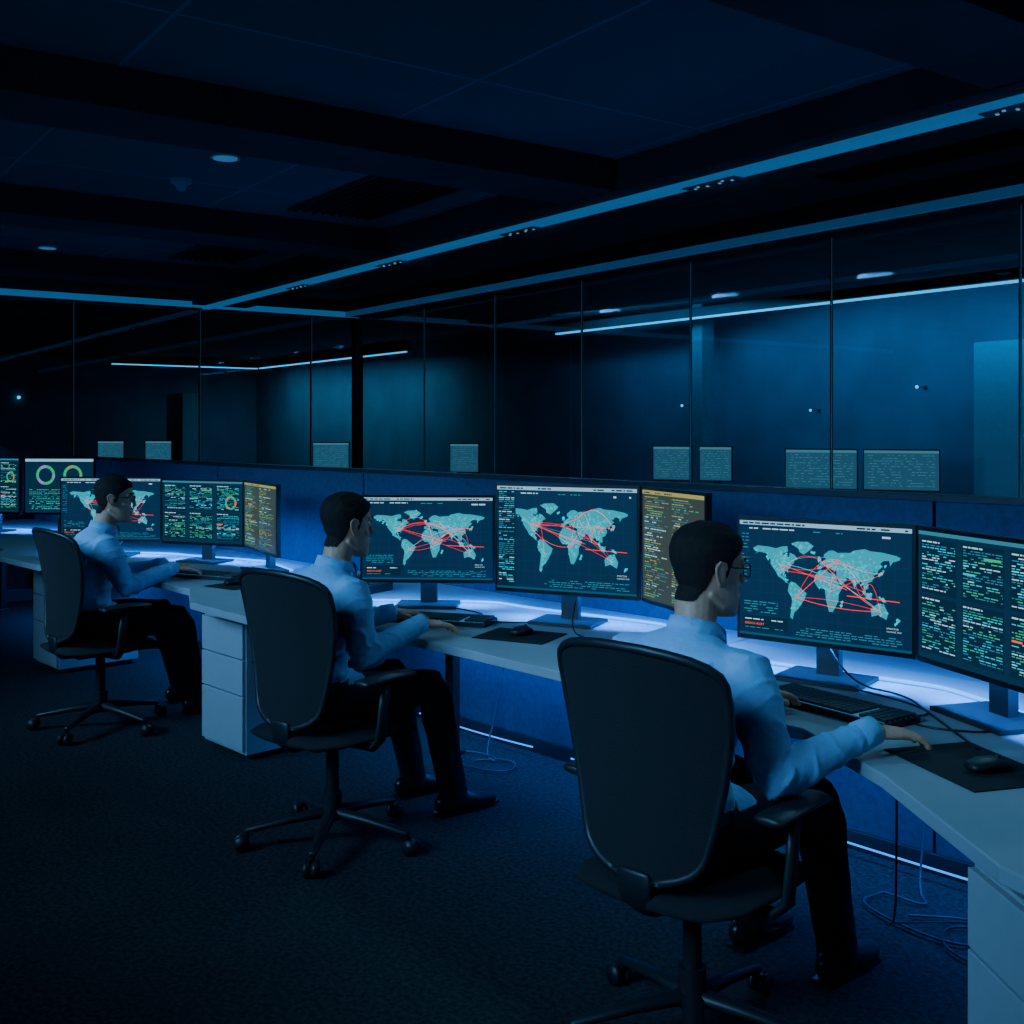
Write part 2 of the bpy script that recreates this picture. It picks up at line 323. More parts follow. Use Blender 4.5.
def content(s,kind):
    if kind in('map','map_plain'):
        s.rect(0,0,1,1,'bg',0); s.rect(0,.965,1,1,'hdr',1); s.words(.02,.974,.4,.014,'panel',2); s.words(.7,.974,.98,.014,'panel',2)
        s.words(.06,.93,.35,.010,'white',2); s.words(.45,.925,.62,.010,'dim',2); s.words(.84,.91,.96,.016,'white',2,.5)
        for k in range(1,12): s.line([(.05+k*.078,.08),(.05+k*.078,.9)],.0005,'grid',1)
        for k in range(1,8): s.line([(.05,.08+k*.1),(.98,.08+k*.1)],.0005,'grid',1)
        for c in CONT: s.poly([LL(*p) for p in c],'map',2)
        for c in CONT:
            for k in range(int(len(c)*2.2)):
                cx=sum(p[0] for p in c)/len(c); cy=sum(p[1] for p in c)/len(c); q=R.choice(c); t=R.uniform(.1,.9)
                x,y=LL(q[0]*t+cx*(1-t),q[1]*t+cy*(1-t)); r=R.uniform(.004,.011)
                s.poly([(x+r*math.cos(a+R.random()),y+1.5*r*math.sin(a+R.random())) for a in (0,1.3,2.6,4)],'map2',3)
        hubs=[(-100,40),(-75,40),(5,48),(-60,-15),(20,0),(78,22),(110,30),(140,38),(135,-25),(40,55),(100,5),(-95,30)]
        for k in range(20):
            a,b_=R.sample(hubs,2); p,q=LL(*a),LL(*b_); hgt=R.uniform(-.10,.14)
            pts=[(p[0]+(q[0]-p[0])*t/12,p[1]+(q[1]-p[1])*t/12+hgt*4*(t/12)*(1-t/12)) for t in range(13)]
            s.line(pts,.0011 if k%4 else .0020,'red' if k%6 else 'cyn',4)
        s.line([LL(60,-4),LL(178,-7)],.0026,'red',4); s.line([LL(-95,40),LL(60,6)],.0018,'red',4)
        for hb in hubs:
            x,y=LL(*hb); s.rect(x-.004,y-.006,x+.004,y+.006,'orange',5)
        for k in range(16): s.words(.015,.88-k*.03,.06,.009,'dim',3)
        if kind=='map':
            s.rect(.02,.05,.30,.17,'panel',5); s.text('BREACH ALERT',.035,.092,.0105*s.h/.4,'orange',6); s.words(.035,.135,.27,.009,'white',6); s.words(.035,.062,.27,.008,'dim',6)
            for k in range(5): s.words(.03,.20+k*.022,.24,.009,'dim',6)
        s.text('IMPACTOR',.865,.175,.0080*s.h/.4,'white',6); s.text('HACKING TRST',.865,.15,.0070*s.h/.4,'white',6)
        for k in range(4): s.words(.35,.10-k*.020,.95,.008,'dim',4)
        s.rect(0,0,1,.02,'grid',6)
    elif kind=='map_side':
        content(s,'map_plain'); s.rect(0,.02,.14,.965,'panel',7)
        for k in range(46): s.words(.015,.94-k*.0195,.13,.008,R.choice(['dim','white','cyn','dim']),8)
    elif kind=='table':
        s.rect(0,0,1,1,'bg2',0); s.rect(0,.97,1,1,'dim',1)
        cols=[(.02,.30),(.34,.64),(.68,.97)]
        for (a,b_) in cols:
            for (v0,v1) in [(.52,.94),(.05,.49)]:
                s.rect(a,v0,b_,v1,'panel',1); s.words(a+.01,v1-.025,a+.15,.011,'white',2,1)
                v=v1-.05; cc=R.choice(['grn','cyn','grn'])
                while v>v0+.015:
                    s.words(a+.01,v,b_-.01,.008,R.choice([cc,'dim','white','grn','cyn','dim']),2,.6); v-=.019
        s.rect(.35,.71,.44,.725,'cyn',3); s.rect(.69,.30,.76,.315,'orange',3); s.rect(.5,.84,.62,.86,'grn',3)
        for k in range(16):
            a0=2*math.pi*k/16;a1=a0+.35; f=lambda a,r:(.86+r*math.cos(a),.66+r*math.sin(a)*s.w/s.h)
            s.poly([f(a0,.07),f(a1,.07),f(a1,.05),f(a0,.05)],'grn' if k%5 else 'orange',3)
    elif kind=='yellow':
        s.rect(0,0,1,1,'bgy',0); s.rect(0,.965,1,1,'yel',1); s.words(.03,.974,.5,.012,'panel',2)
        for k in range(45):
            v=.935-k*.0205
            for (a,b_) in [(.04,.46),(.5,.95)]: s.words(a,v,a+(b_-a)*R.uniform(.35,1),.008,R.choice(['yel','grn','white','dim','dim','yel']),2,.75)
    elif kind=='gauge':
        s.rect(0,0,1,1,'bg2',0); s.rect(0,.95,1,1,'hdr',1)
        for (cx,cy,m1,m2) in [(.3,.7,'grn','pur'),(.7,.7,'grn','yel')]:
            for k in range(20):
                a0=2*math.pi*k/20;a1=a0+.29; r1,r2=.14,.10
                f=lambda a,r:(cx+r*math.cos(a),cy+r*math.sin(a)*s.w/s.h)
                s.poly([f(a0,r1),f(a1,r1),f(a1,r2),f(a0,r2)],m1 if k%7<5 else m2,2)
        for k in range(12):
            s.words(.06,.42-k*.032,.94,.012,R.choice(['grn','dim','dim','cyn']),2)
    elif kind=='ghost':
        s.rect(0,0,1,1,'reflection_dim',0); s.rect(0,.93,1,1,'ghost',1)
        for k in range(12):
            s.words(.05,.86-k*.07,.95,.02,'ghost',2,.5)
MON={}
def monitor(P0,P1,z0,z1,kind,glow=True,base='monitor',desk_z=.74):
    n_=MON.get(base,0); MON[base]=n_+1; name=base if n_==0 else '%s.%03d'%(base,n_)
    P0=V((*P0,0)); P1=V((*P1,0)); ex=(P1-P0); W=ex.length; ex.normalize(); n=V((ex.y,-ex.x,0)); H=z1-z0
    Mx=Matrix((ex,-n,V((0,0,1)))).transposed().to_4x4(); Mx.translation=(P0+P1)/2
    b=MB(); zc=(z0+z1)/2
    b.box((0,.014,zc),(W,.024,H),m_bez,Mx); b.box((0,.035,zc-.02),(W*.55,.03,H*.55),m_mon,Mx)
    b.box((0,.066,(zc+desk_z)/2-.02),(.075,.035,zc-desk_z),m_mon,Mx); b.box((0,.03,desk_z+.008),(.28,.20,.012),m_mon,Mx)
    b.box((0,.055,zc-.03),(.11,.04,.11),m_mon,Mx)
    bz=.010
    o=P0+ex*bz+V((0,0,z0+.016)); s=Scr(b,o+n*(-.0015),ex,n,W-2*bz,H-.028)
    content(s,kind)
    ob=b.obj(name)
    if glow:
        c=(P0+P1)/2-n*.05+V((0,0,z0+.03))
        l=area('bias_light',c,W*.95,.03,None,GLOW*W/.6,(.012,.23,1.0)); orient(l,ex,(-n.x*.65,-n.y*.65,-.85)); l.parent=ob
GLOW=9.0
monitor((-7.11,2.745),(-6.58,3.18),.835,1.245,'map')
monitor((-6.42,3.10),(-5.86,3.35),.845,1.245,'table')
monitor((-5.84,3.34),(-5.25,3.20),.845,1.245,'yellow')
monitor((-4.12,2.95),(-3.67,3.37),.85,1.25,'map')
monitor((-3.46,3.18),(-2.855,3.41),.86,1.32,'map_side')
monitor((-2.84,3.405),(-2.39,3.224),.86,1.32,'yellow')
monitor((-2.165,3.095),(-1.582,3.187),.85,1.257,'map')
monitor((-1.575,3.18),(-1.053,2.917),.85,1.257,'table')
monitor((-1.03,2.88),(-.80,2.42),.85,1.257,'yellow')
monitor((-8.82,3.13),(-8.40,3.51),.885,1.33,'gauge')
monitor((-9.42,2.86),(-8.86,3.11),.885,1.33,'table')
def Cc(a,b_): return (math.cos(TH)*a-math.sin(TH)*b_, math.sin(TH)*a+math.cos(TH)*b_)
for (a,b_,w,g) in [(-6.22,7.72,.62,.5),(-5.65,8.05,.62,.5),(-8.18,7.83,.42,.5),(-7.80,8.06,.34,.5),(-11.1,7.2,.40,.5),(-13.0,6.37,.5,.8),(-16.5,4.55,.42,.8),(-16.2,5.15,.42,.8)]:  # screens reflected in the glass, built as dim monitors behind it
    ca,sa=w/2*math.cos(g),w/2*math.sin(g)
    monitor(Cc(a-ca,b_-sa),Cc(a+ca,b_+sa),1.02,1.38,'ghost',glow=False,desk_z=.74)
for i,(a,b_,w,d) in enumerate([(-5.95,7.95,1.7,.95),(-7.98,8.0,1.3,.8),(-11.1,7.3,1.4,.7),(-13.0,6.45,1.2,.8),(-16.4,4.95,1.3,1.5)]):  # tables added only to carry the reflected screens
    b=MB()
    b.box((a,b_,.725),(w,d,.03),m_desk)
    for sx in(-1,1):
        for sy in(-1,1): b.box((a+sx*(w/2-.05),b_+sy*(d/2-.05),.355),(.04,.04,.71),m_leg)
    b.obj('side_table' if i==0 else 'side_table.%03d'%i,rotz=TH)

# ---------------------------------------------------------------- small desk items
m_key=mat('key_plastic',(.03,.033,.038),.45); m_kb=mat('keyboard_body',(.012,.013,.015),.5); m_pad=mat('mouse_pad_cloth',(.008,.009,.011),.9)
m_cable=mat('cable_rubber',(.01,.01,.012),.5); m_kled=emat('key_backlight',(.05,.3,.6),.5)
def cnt(base,C={}):
    k=C.get(base,0); C[base]=k+1; return base if k==0 else '%s.%03d'%(base,k)
def keyboard(x,y,rot):
    b=MB(); b.box((0,0,.009),(.45,.155,.018),m_kb); b.box((0,0,.0185),(.435,.14,.001),m_kled)
    for r in range(6):
        for c in range(20):
            if c in(15,) and r<5: continue
            if r==0 and 4<c<10: continue
            b.box((-.209+c*.022,-.058+r*.0232,.0225),(.0185,.019,.009),m_key)
    b.box((-.209+7*.022,-.058,.0225),(.105,.019,.009),m_key)
    b.obj(cnt('keyboard'),rotz=rot,loc=(x,y,.741))
keyboard(-1.66,2.86,math.radians(-9)); keyboard(-3.56,2.96,math.radians(28)); keyboard(-5.50,2.93,math.radians(20))
def pad(x,y,rot,w=.30,d=.24):
    b=MB(); b.box((0,0,.0015),(w,d,.003),m_pad); b.obj(cnt('mouse_pad'),rotz=rot,loc=(x,y,.7405),bevel=.001)
def mouse(x,y,rot):
    b=MB(); b.tube([(0,-.045,.013),(0,-.02,.017),(0,.015,.017),(0,.045,.011)],[(.026,.012),(.031,.016),(.030,.016),(.024,.009)],m_kb,16,ref=(1,0,0),rnd=True)
    b.tube([(0,.02,.034),(0,.034,.029)],.004,m_key,8)
    b.obj(cnt('computer_mouse'),rotz=rot,loc=(x,y,.7445))
pad(-1.16,2.62,math.radians(-28),.34,.25); mouse(-1.11,2.60,math.radians(-30))
pad(-3.10,2.98,math.radians(20)); mouse(-3.11,3.0,math.radians(10))
pad(-5.10,2.86,math.radians(10),.24,.2); mouse(-5.13,2.88,0)
m_paper=mat('paper',(.6,.62,.62),.8)
b=MB(); b.box((0,0,.006),(.15,.21,.012),m_paper); b.box((0,0,.0125),(.152,.212,.001),m_dark); b.tube([(.03,-.08,.017),(.05,.06,.017)],.004,m_cable,8)
b.obj('notebook',rotz=.3,loc=(-4.75,2.85,.741))
b=MB(); b.box((0,0,.02),(.20,.20,.04),m_kb); b.box((-.06,0,.05),(.05,.19,.03),m_kb); b.tube([(-.06,-.08,.062),(-.06,.08,.062)],.018,m_key,10,rnd=True)
for r in range(4):
    for c in range(3): b.box((.01+c*.03,-.06+r*.03,.043),(.02,.02,.008),m_key)
b.obj('desk_phone',rotz=.2,loc=(-4.5,3.25,.741),bevel=.004)
def cable(name,pts,r=.003,m=None):
    cu=bpy.data.curves.new(name,'CURVE'); cu.dimensions='3D'; cu.bevel_depth=r; cu.bevel_resolution=2
    sp=cu.splines.new('NURBS'); sp.points.add(len(pts)-1)
    for q,p in zip(sp.points,pts): q.co=(*p,1)
    sp.use_endpoint_u=True; sp.order_u=3; cu.materials.append(m or m_cable)
    o=bpy.data.objects.new(name,cu); bpy.context.collection.objects.link(o); return o
Z=.745
cable(cnt('desk_cable'),[(-1.84,3.12,Z),(-1.6,3.10,Z),(-1.42,3.0,Z),(-1.5,2.9,Z),(-1.38,2.84,Z),(-1.2,2.95,Z),(-1.3,3.1,Z)])
cable(cnt('desk_cable'),[(-1.88,3.2,Z+.1),(-1.75,3.08,Z+.02),(-1.6,3.16,Z),(-1.45,3.0,Z),(-1.2,2.75,Z)])
cable(cnt('desk_cable'),[(-3.1,3.3,Z+.1),(-3.0,3.15,Z+.01),(-2.85,3.1,Z),(-2.7,3.2,Z),(-2.75,3.35,Z)])
cable(cnt('desk_cable'),[(-3.85,3.2,Z),(-3.6,3.25,Z),(-3.45,3.08,Z),(-3.3,3.15,Z),(-3.2,3.3,Z)])
m_fled=emat('floor_led_strip',(.008,.26,1.0),1.8)
for (xa,xb,y) in [(-4.55,-3.7,3.64),(-3.45,-2.9,3.64),(-2.3,-.6,3.64),(-6.9,-5.6,3.64)]:
    cable(cnt('floor_led_strip'),[(xa,y,.05),((xa+xb)/2,y-.03,.045),(xb,y,.05)],.004,m_fled)
m_dled=emat('desk_led_strip',(.008,.26,1.0),3.5)
for pts in [[(-2.45,3.22),(-2.18,3.225),(-1.6,3.32),(-1.5,3.30),(-.97,3.03),(-.70,2.5)],
            [(-4.21,3.045),(-3.8,3.46),(-3.55,3.44),(-2.9,3.56),(-2.79,3.54),(-2.40,3.37)],
            [(-7.19,2.85),(-6.68,3.29),(-6.5,3.30),(-5.91,3.50),(-5.8,3.50),(-5.2,3.33)],
            [(-9.5,2.97),(-8.95,3.24),(-8.85,3.3),(-8.50,3.60)]]:
    cable(cnt('desk_led_strip'),[(x,y,.7485) for x,y in pts],.006,m_dled)
def fcable(x,y,s=1,sd=0,m=None,r=.004):
    rr=random.Random(sd); pts=[(x,3.66,.5),(x,3.6,.2),(x+.02,3.5,.012)]
    for k in range(9):
        a=k*1.1+rr.random(); pts.append((x+.22*s*math.cos(a)+.04*k*s,y+.14*s*math.sin(a),.012))
    cable(cnt('floor_cable'),pts,r,m)
m_cbl=mat('cable_blue',(.03,.05,.08),.4)
fcable(-2.85,3.35,1,1); fcable(-2.6,3.3,.9,5,m_cbl); fcable(-1.75,3.3,.9,2,m_cbl); fcable(-1.45,3.25,1,3); fcable(-3.9,3.4,.8,4,m_cbl)
cable(cnt('floor_cable'),[(-1.35,2.62,.69),(-1.33,2.58,.45),(-1.5,2.9,.15),(-1.7,3.2,.012),(-1.5,3.4,.012)],.003)
b=MB(); b.box((-3.8,3.62,.60),(9.2,.10,.05),m_leg); b.obj('cable_tray')

# ---------------------------------------------------------------- chairs
m_mesh=mat('chair_mesh_fabric',(.010,.011,.014),.85,bump=.6,bscale=500); m_cp=mat('chair_plastic',(.014,.016,.019),.45)
def lerp_tab(tab,z):
    for a,c in zip(tab[:-1],tab[1:]):
        if z<=c[0]: 
            t=(z-a[0])/(c[0]-a[0]); t=max(0,t); return [a[k]+(c[k]-a[k])*t for k in range(1,len(a))]
    return list(tab[-1][1:])
BT=[(.48,-.238,.155),(.56,-.231,.172),(.64,-.229,.192),(.74,-.234,.214),(.84,-.249,.232),(.92,-.266,.240),(1.0,-.288,.238),(1.05,-.303,.232)]
def chair(x,y,yaw):
    b=MB()
    for k in range(5):
        a=2*math.pi*k/5+.3; c,s_=math.cos(a),math.sin(a)
        b.tube([(0.03*c,.03*s_,.115),(.16*c,.16*s_,.10),(.31*c,.31*s_,.075)],[(.028,.020),(.022,.016),(.017,.012)],m_cp,10,ref=(-s_,c,0),rnd=True)
        b.tube([(.31*c,.31*s_,.08),(.31*c,.31*s_,.045)],.008,m_cp,8)
        for sd in(-.016,.016):
            p=V((.33*c-s_*sd,.33*s_+c*sd,.029)); dv=V((-s_,c,0))*.009
            b.tube([p-dv,p+dv],.028,m_cp,16)
    b.cyl((0,0,.14),.035,.10,m_cp); b.cyl((0,0,.27),.024,.22,m_leg); b.cyl((0,0,.385),.05,.03,m_cp)
    b.box((0,-.02,.405),(.20,.28,.035),m_cp)
    b.tube([(0,-.235,.435),(0,-.15,.432),(0,0,.430),(0,.15,.430),(0,.225,.42),(0,.25,.405)],[(.19,.020),(.235,.028),(.245,.030),(.24,.030),(.225,.028),(.20,.02)],m_mesh,28,ref=(1,0,0),rnd=True)
    b.tube([(0,-.12,.395),(0,-.20,.398),(0,-.245,.43),(0,-.250,.50)],[(.04,.016),(.045,.015),(.05,.012),(.05,.010)],m_cp,12,ref=(1,0,0),rnd=True)
    prof=[]; N=26
    for i in range(N+1):
        z=.486+(1.044-.486)*(.5-.5*math.cos(math.pi*i/N)); yy,hw=lerp_tab(BT,z)
        ft=max(0,min(1,(z-.955)/.0905)); fb=max(0,min(1,(.575-z)/.091))
        hw*=(1-ft**3.2)**.5*(1-fb**2.8)**.5; prof.append((z,yy,max(hw,.06)))
    nu=15; rows=[]
    def yb(t,hw): return .055*(t*hw/.236)**2
    for off in(0,-.012):
        for (z,yy,hw) in prof:
            for k in range(nu):
                t=-1+2*k/(nu-1); rows.append((t*hw,yy+yb(t,hw)+off,z))
    L=len(prof); fs=[]
    def id_(s,i,k): return s*L*nu+i*nu+k
    for i in range(L-1):
        for k in range(nu-1):
            fs.append((id_(0,i,k),id_(0,i+1,k),id_(0,i+1,k+1),id_(0,i,k+1))); fs.append((id_(1,i,k),id_(1,i,k+1),id_(1,i+1,k+1),id_(1,i+1,k)))
    b.add(rows,fs,m_mesh,True)
    loop=[(hw,yy+yb(1,hw)-.006,z) for z,yy,hw in prof]+[(-hw,yy+yb(1,hw)-.006,z) for z,yy,hw in reversed(prof)]; loop.append(loop[0])
    b.tube(loop,.012,m_cp,8)
    for sx in(-1,1):
        b.tube([(sx*.13,-.03,.40),(sx*.25,-.03,.405),(sx*.285,-.03,.44),(sx*.29,-.02,.55),(sx*.285,0,.645)],[(.022,.014),(.022,.014),(.024,.014),(.022,.014),(.022,.014)],m_cp,10,ref=(0,1,0))
        b.tube([(sx*.285,-.12,.655),(sx*.285,0,.662),(sx*.28,.12,.655)],[(.040,.013),(.046,.015),(.040,.013)],m_cp,14,ref=(1,0,0),rnd=True)
    return b.obj(cnt('office_chair'),rotz=yaw,loc=(x,y,0))

# ---------------------------------------------------------------- people
m_shirt=mat('shirt_cotton',(.24,.50,.80),.85,var=.06,vscale=6,bump=.5,bscale=34,spec=.2)
m_trou=mat('trousers_dark',(.014,.017,.026),.85,var=.2,vscale=10,bump=.3,bscale=30,spec=.2)
m_skin=mat('skin',(.64,.33,.20),.55,var=.12,vscale=40,bump=.10,bscale=220)
m_hair=hair_mat()
m_shoe=mat('shoe_leather',(.01,.01,.012),.3); m_eye=mat('eye_white',(.7,.7,.7),.2); m_iris=mat('eye_iris',(.02,.015,.012),.2)
m_lip=mat('lips',(.42,.19,.15),.5); m_gl=mat('glasses_frame',(.008,.008,.01),.25); m_belt=mat('belt_leather',(.01,.009,.008),.4)
def remeshed(b,vox,sm,name='tmp'):
    o=b.obj(name); m=o.modifiers.new('r','REMESH'); m.mode='VOXEL'; m.voxel_size=vox
    if sm: s=o.modifiers.new('s','SMOOTH'); s.factor=.5; s.iterations=sm
    dg=bpy.context.evaluated_depsgraph_get(); me=bpy.data.meshes.new_from_object(o.evaluated_get(dg))
    old=o.data; bpy.data.objects.remove(o); bpy.data.meshes.remove(old); return me
def segd(p,a,b):
    ab=b-a; t=max(0,min(1,(p-a).dot(ab)/ab.length_squared)); return (p-(a+ab*t)).length
def link(me,name,parent):
    o=bpy.data.objects.new(name,me); bpy.context.collection.objects.link(o); o.parent=parent; return o
def setmats(me,mats):
    me.materials.clear()
    for m in mats: me.materials.append(m)
HAIRL=[(-.14,-.08),(-.06,-.075),(-.035,-.045),(-.022,.0),(0.0,.015),(.006,-.012),(.022,-.005),(.03,.035),(.05,.052),(.07,.066),(.14,.070)]
def hairline(y):
    for (a,b_) in zip(HAIRL[:-1],HAIRL[1:]):
        if y<=b_[0]: return a[1]+(b_[1]-a[1])*max(0,(y-a[0]))/(b_[0]-a[0])
    return HAIRL[-1][1]
def hand(parent,name,wrist,direction,side,curl=1.0):
    b=MB(); s=side
    b.tube([(0,-.03,0),(0,0,0),(0,.02,0),(0,.05,0),(-.001*s,.082,-.002)],[(.027,.020),(.027,.019),(.034,.017),(.041,.015),(.039,.012)],m_skin,18,ref=(1,0,0),rnd=True)
    for i,(x0,L,fan) in enumerate([(-.030,.070,-.16),(-.010,.079,-.04),(.011,.073,.07),(.030,.057,.2)]):
        p=V((x0*s,.078,-.001)); pts=[p-V((0,.015,0)),p]; ang=-.12*curl; rs=[.0095,.0095]
        for k,fr in enumerate((.45,.32,.23)):
            d=V((math.sin(fan*s)*math.cos(ang),math.cos(fan)*math.cos(ang),math.sin(ang))); p=p+d*L*fr; pts.append(p.copy()); rs.append(.0088-.0008*k); ang-=.38*curl
        b.tube(pts,rs,m_skin,10,rnd=True)
    b.tube([(-.018*s,.008,-.004),(-.040*s,.034,-.010),(-.052*s,.058,-.015),(-.056*s,.080,-.020)],[.014,.012,.0105,.009],m_skin,10,rnd=True)
    me=remeshed(b,.0026,1); setmats(me,[m_skin]); 
    for p in me.polygons: p.use_smooth=True
    d=V(direction).normalized(); x=d.cross(V((0,0,1))).normalized(); z=x.cross(d)
    Mx=Matrix((x,d,z)).transposed().to_4x4(); Mx.translation=V(wrist); me.transform(Mx); me.update()
    return link(me,name,parent)
def ridge(x): return 1-abs(math.sin(x))
def person(x,y,yaw,rw,re,lw,le,hy,hp,glasses,rdir,ldir,knee=.47):
    root=empty(cnt('seated_man'),(x,y,0),yaw)
    b=MB()
    torso=[(0,.485,.150,.105),(0,.53,.176,.130),(0,.60,.172,.132),(.005,.67,.166,.126),(.022,.75,.170,.126),(.046,.84,.188,.128),(.066,.91,.202,.122),(.082,.952,.198,.106),(.094,.982,.150,.086),(.104,1.003,.098,.072),(.110,1.018,.064,.060)]
    b.tube([(0,t[0],t[1]) for t in torso],[(t[2],t[3]) for t in torso],m_shirt,28,ref=(1,0,0))
    arms=[]
    for sx,w,e in((1,rw,re),(-1,lw,le)):
        sh=V((sx*.190,.076,.932)); e=V(e); w=V(w)
        m1=sh.lerp(e,.5); m2=e.lerp(w,.4)
        b.tube([V((sx*.10,.083,.945)),sh,sh.lerp(e,.25),m1,sh.lerp(e,.85),e,e.lerp(w,.15),m2,e.lerp(w,.8),w],[.058,.070,.067,.060,.054,.052,.052,.049,.041,.036],m_shirt,18,rnd=True)
        arms.append((sh,e,w))
    legs=[]
    for sx in(-1,1):
        h=V((sx*.09,.02,.535)); k=V((sx*.145,knee,.525)); a=V((sx*.145,knee+.10,.10))
        b.tube([h-V((0,.05,0)),h,h.lerp(k,.35),h.lerp(k,.75),k,k+V((0,.02,-.05)),k.lerp(a,.3),k.lerp(a,.7),a,a-V((0,-.005,.035))],[.085,.095,.090,.078,.070,.070,.066,.060,.056,.058],m_trou,18,ref=(1,0,0),rnd=True)
        legs.append((h,k,a))
    me=remeshed(b,.0065,5)
    vt=[]
    nrm=[v.normal.copy() for v in me.vertices]
    co_=[v.co.copy() for v in me.vertices]
    for i,p in enumerate(co_):
        da=[min(segd(p,a[0],a[1]),segd(p,a[1],a[2])) for a in arms]; arm=min(da)<.074 and p.z>.62
        tr=(not arm) and (p.z<.598 or (p.y>.15 and p.z<.68)); vt.append(tr)
        dd=0
        if not tr:
            A=arms[0] if da[0]<da[1] else arms[1]
            wq=noise.noise(p*6)*.9+noise.noise(p*14+V((9,2,4)))*.35
            wa=max(0,min(1,(.10-min(da))/.03))
            ab=A[1]-A[0]; cd=A[2]-A[1]
            t=(p-A[0]).dot(ab)/ab.length if segd(p,A[0],A[1])<segd(p,A[1],A[2]) else ab.length+(p-A[1]).dot(cd)/cd.length
            el=math.exp(-((p-A[1]).length/.11)**2); lw_=.4+.8*el
            d_arm=.010*lw_*(ridge(t*40+wq*4.5)**3-.25)+.006*noise.noise(p*9)
            back=max(0,-(p.y-.04)*8)
            d_tor=.010*(ridge(p.z*26+abs(p.x)*24*(1 if p.z<.84 else -1)+wq*2.6)**3-.25)*min(1,.5+back)*(0.15 if p.z>.97 else 1)+.007*noise.noise(p*5)
            d_tor+=.012*max(0,1-abs(p.z-.632)/.045)*(.7+.5*noise.noise(p*18))
            dd=d_arm*wa+d_tor*(1-wa)
        else:
            dd+=.006*noise.noise(V((p.x*8,p.y*8,p.z*10)))
            for (h,k,a) in legs:
                dk=(p-k).length
                if dk<.16: dd+=.006*(ridge(p.z*50+p.y*40+noise.noise(p*8)*2)**2-.3)*(1-dk/.16)
        me.vertices[i].co=p+nrm[i]*dd
    setmats(me,[m_shirt,m_trou])
    for p in me.polygons:
        p.use_smooth=True; p.material_index=1 if sum(vt[k] for k in p.vertices)*2>len(p.vertices) else 0
    link(me,'body_clothed',root)
    b=MB(); pts=[(.184*math.cos(t*math.pi/14),.142*math.sin(t*math.pi/14),.598) for t in range(29)]
    b.tube(pts,[(.018,.004)]*29,m_belt,8,ref=(0,0,1)); b.obj('belt',root)
    b=MB(); nn=30; vs=[]; fs=[]
    def cr(r,z,tilt=.020): 
        for t in range(nn):
            a=2*math.pi*t/nn; vs.append((r*math.cos(a),.112+r*1.02*math.sin(a),z-tilt*math.sin(a)))
    cr(.0615,1.012); cr(.0610,1.046); cr(.0650,1.048); cr(.0790,1.010); cr(.0760,1.008)
    for i in range(4):
        for t in range(nn): fs.append((i*nn+t,i*nn+(t+1)%nn,(i+1)*nn+(t+1)%nn,(i+1)*nn+t))
    b.add(vs,fs,m_shirt,True)
    for sx in(-1,1): b.tube([(sx*.010,.182,1.020),(sx*.032,.182,1.002),(sx*.052,.176,.972)],[(.018,.003),(.021,.003),(.005,.002)],m_shirt,8,ref=(1,0,.4))
    for (sh,e,w) in arms:
        d=(w-e).normalized(); b.tube([w-d*.045,w-d*.04,w+d*.012,w+d*.014],[.034,.039,.036,.031],m_shirt,18)
    b.obj('collar_and_cuffs',root)
    b=MB()
    for (h,k,a) in legs:
        X=a.x; Y=a.y
        b.tube([(X,Y-.055,.045),(X,Y-.02,.055),(X,Y+.04,.052),(X,Y+.10,.038),(X,Y+.16,.031),(X,Y+.20,.027)],[(.030,.040),(.038,.048),(.040,.045),(.045,.032),(.042,.024),(.028,.017)],m_shoe,16,ref=(1,0,0),rnd=True)
        b.prism([(X-.032,Y-.075),(X+.032,Y-.075),(X+.036,Y),(X+.047,Y+.10),(X+.042,Y+.18),(X+.018,Y+.225),(X-.018,Y+.225),(X-.042,Y+.18),(X-.047,Y+.10),(X-.036,Y)],.001,.014,m_shoe)
        b.tube([(X,Y-.01,.06),(X,Y-.005,.12)],[.036,.036],m_trou,14)
    b.obj('shoes',root)
    HM=Matrix.Translation((0,.165,1.172))@Matrix.Rotation(hy,4,'Z')@Matrix.Rotation(hp,4,'X'); HI=HM.inverted()
    b=MB()
    secs=[(-.120,.074,.034,.020),(-.108,.090,.0,.038),(-.085,.092,-.035,.053),(-.055,.090,-.062,.062),(-.02,.087,-.083,.069),(.01,.085,-.093,.073),(.03,.091,-.098,.075),(.06,.088,-.098,.074),(.085,.072,-.086,.066),(.105,.045,-.062,.050),(.118,.012,-.03,.026)]
    n=28; vs=[]
    for (z,yf,yb_,w) in secs:
        yc=(yf+yb_)/2; hd=(yf-yb_)/2
        for k in range(n):
            a=2*math.pi*k/n; c,s_=math.cos(a),math.sin(a); ex_=.9
            vs.append((w*math.copysign(abs(c)**ex_,c),yc+hd*math.copysign(abs(s_)**ex_,s_),z))
    fs=[(i*n+k,i*n+(k+1)%n,(i+1)*n+(k+1)%n,(i+1)*n+k) for i in range(len(secs)-1) for k in range(n)]
    fs+= [tuple(reversed(range(n))),tuple((len(secs)-1)*n+k for k in range(n))]
    b.add(vs,fs,m_skin,True,HM)
    b.tube([(0,.088,.022),(0,.098,.0),(0,.107,-.022),(0,.100,-.034)],[(.008,.008),(.009,.009),(.012,.010),(.010,.006)],m_skin,12,ref=(1,0,0),M=HM,rnd=True)
    b.tube([(-.055,.070,.030),(-.03,.088,.033),(0,.090,.028),(.03,.088,.033),(.055,.070,.030)],.008,m_skin,10,M=HM,rnd=True)
    b.tube([(-.02,.084,-.064),(0,.090,-.062),(.02,.084,-.064)],[.008,.010,.008],m_skin,10,M=HM,rnd=True)
    b.tube([(0,.080,-.105),(0,.084,-.100)],[.018,.016],m_skin,10,M=HM,rnd=True)
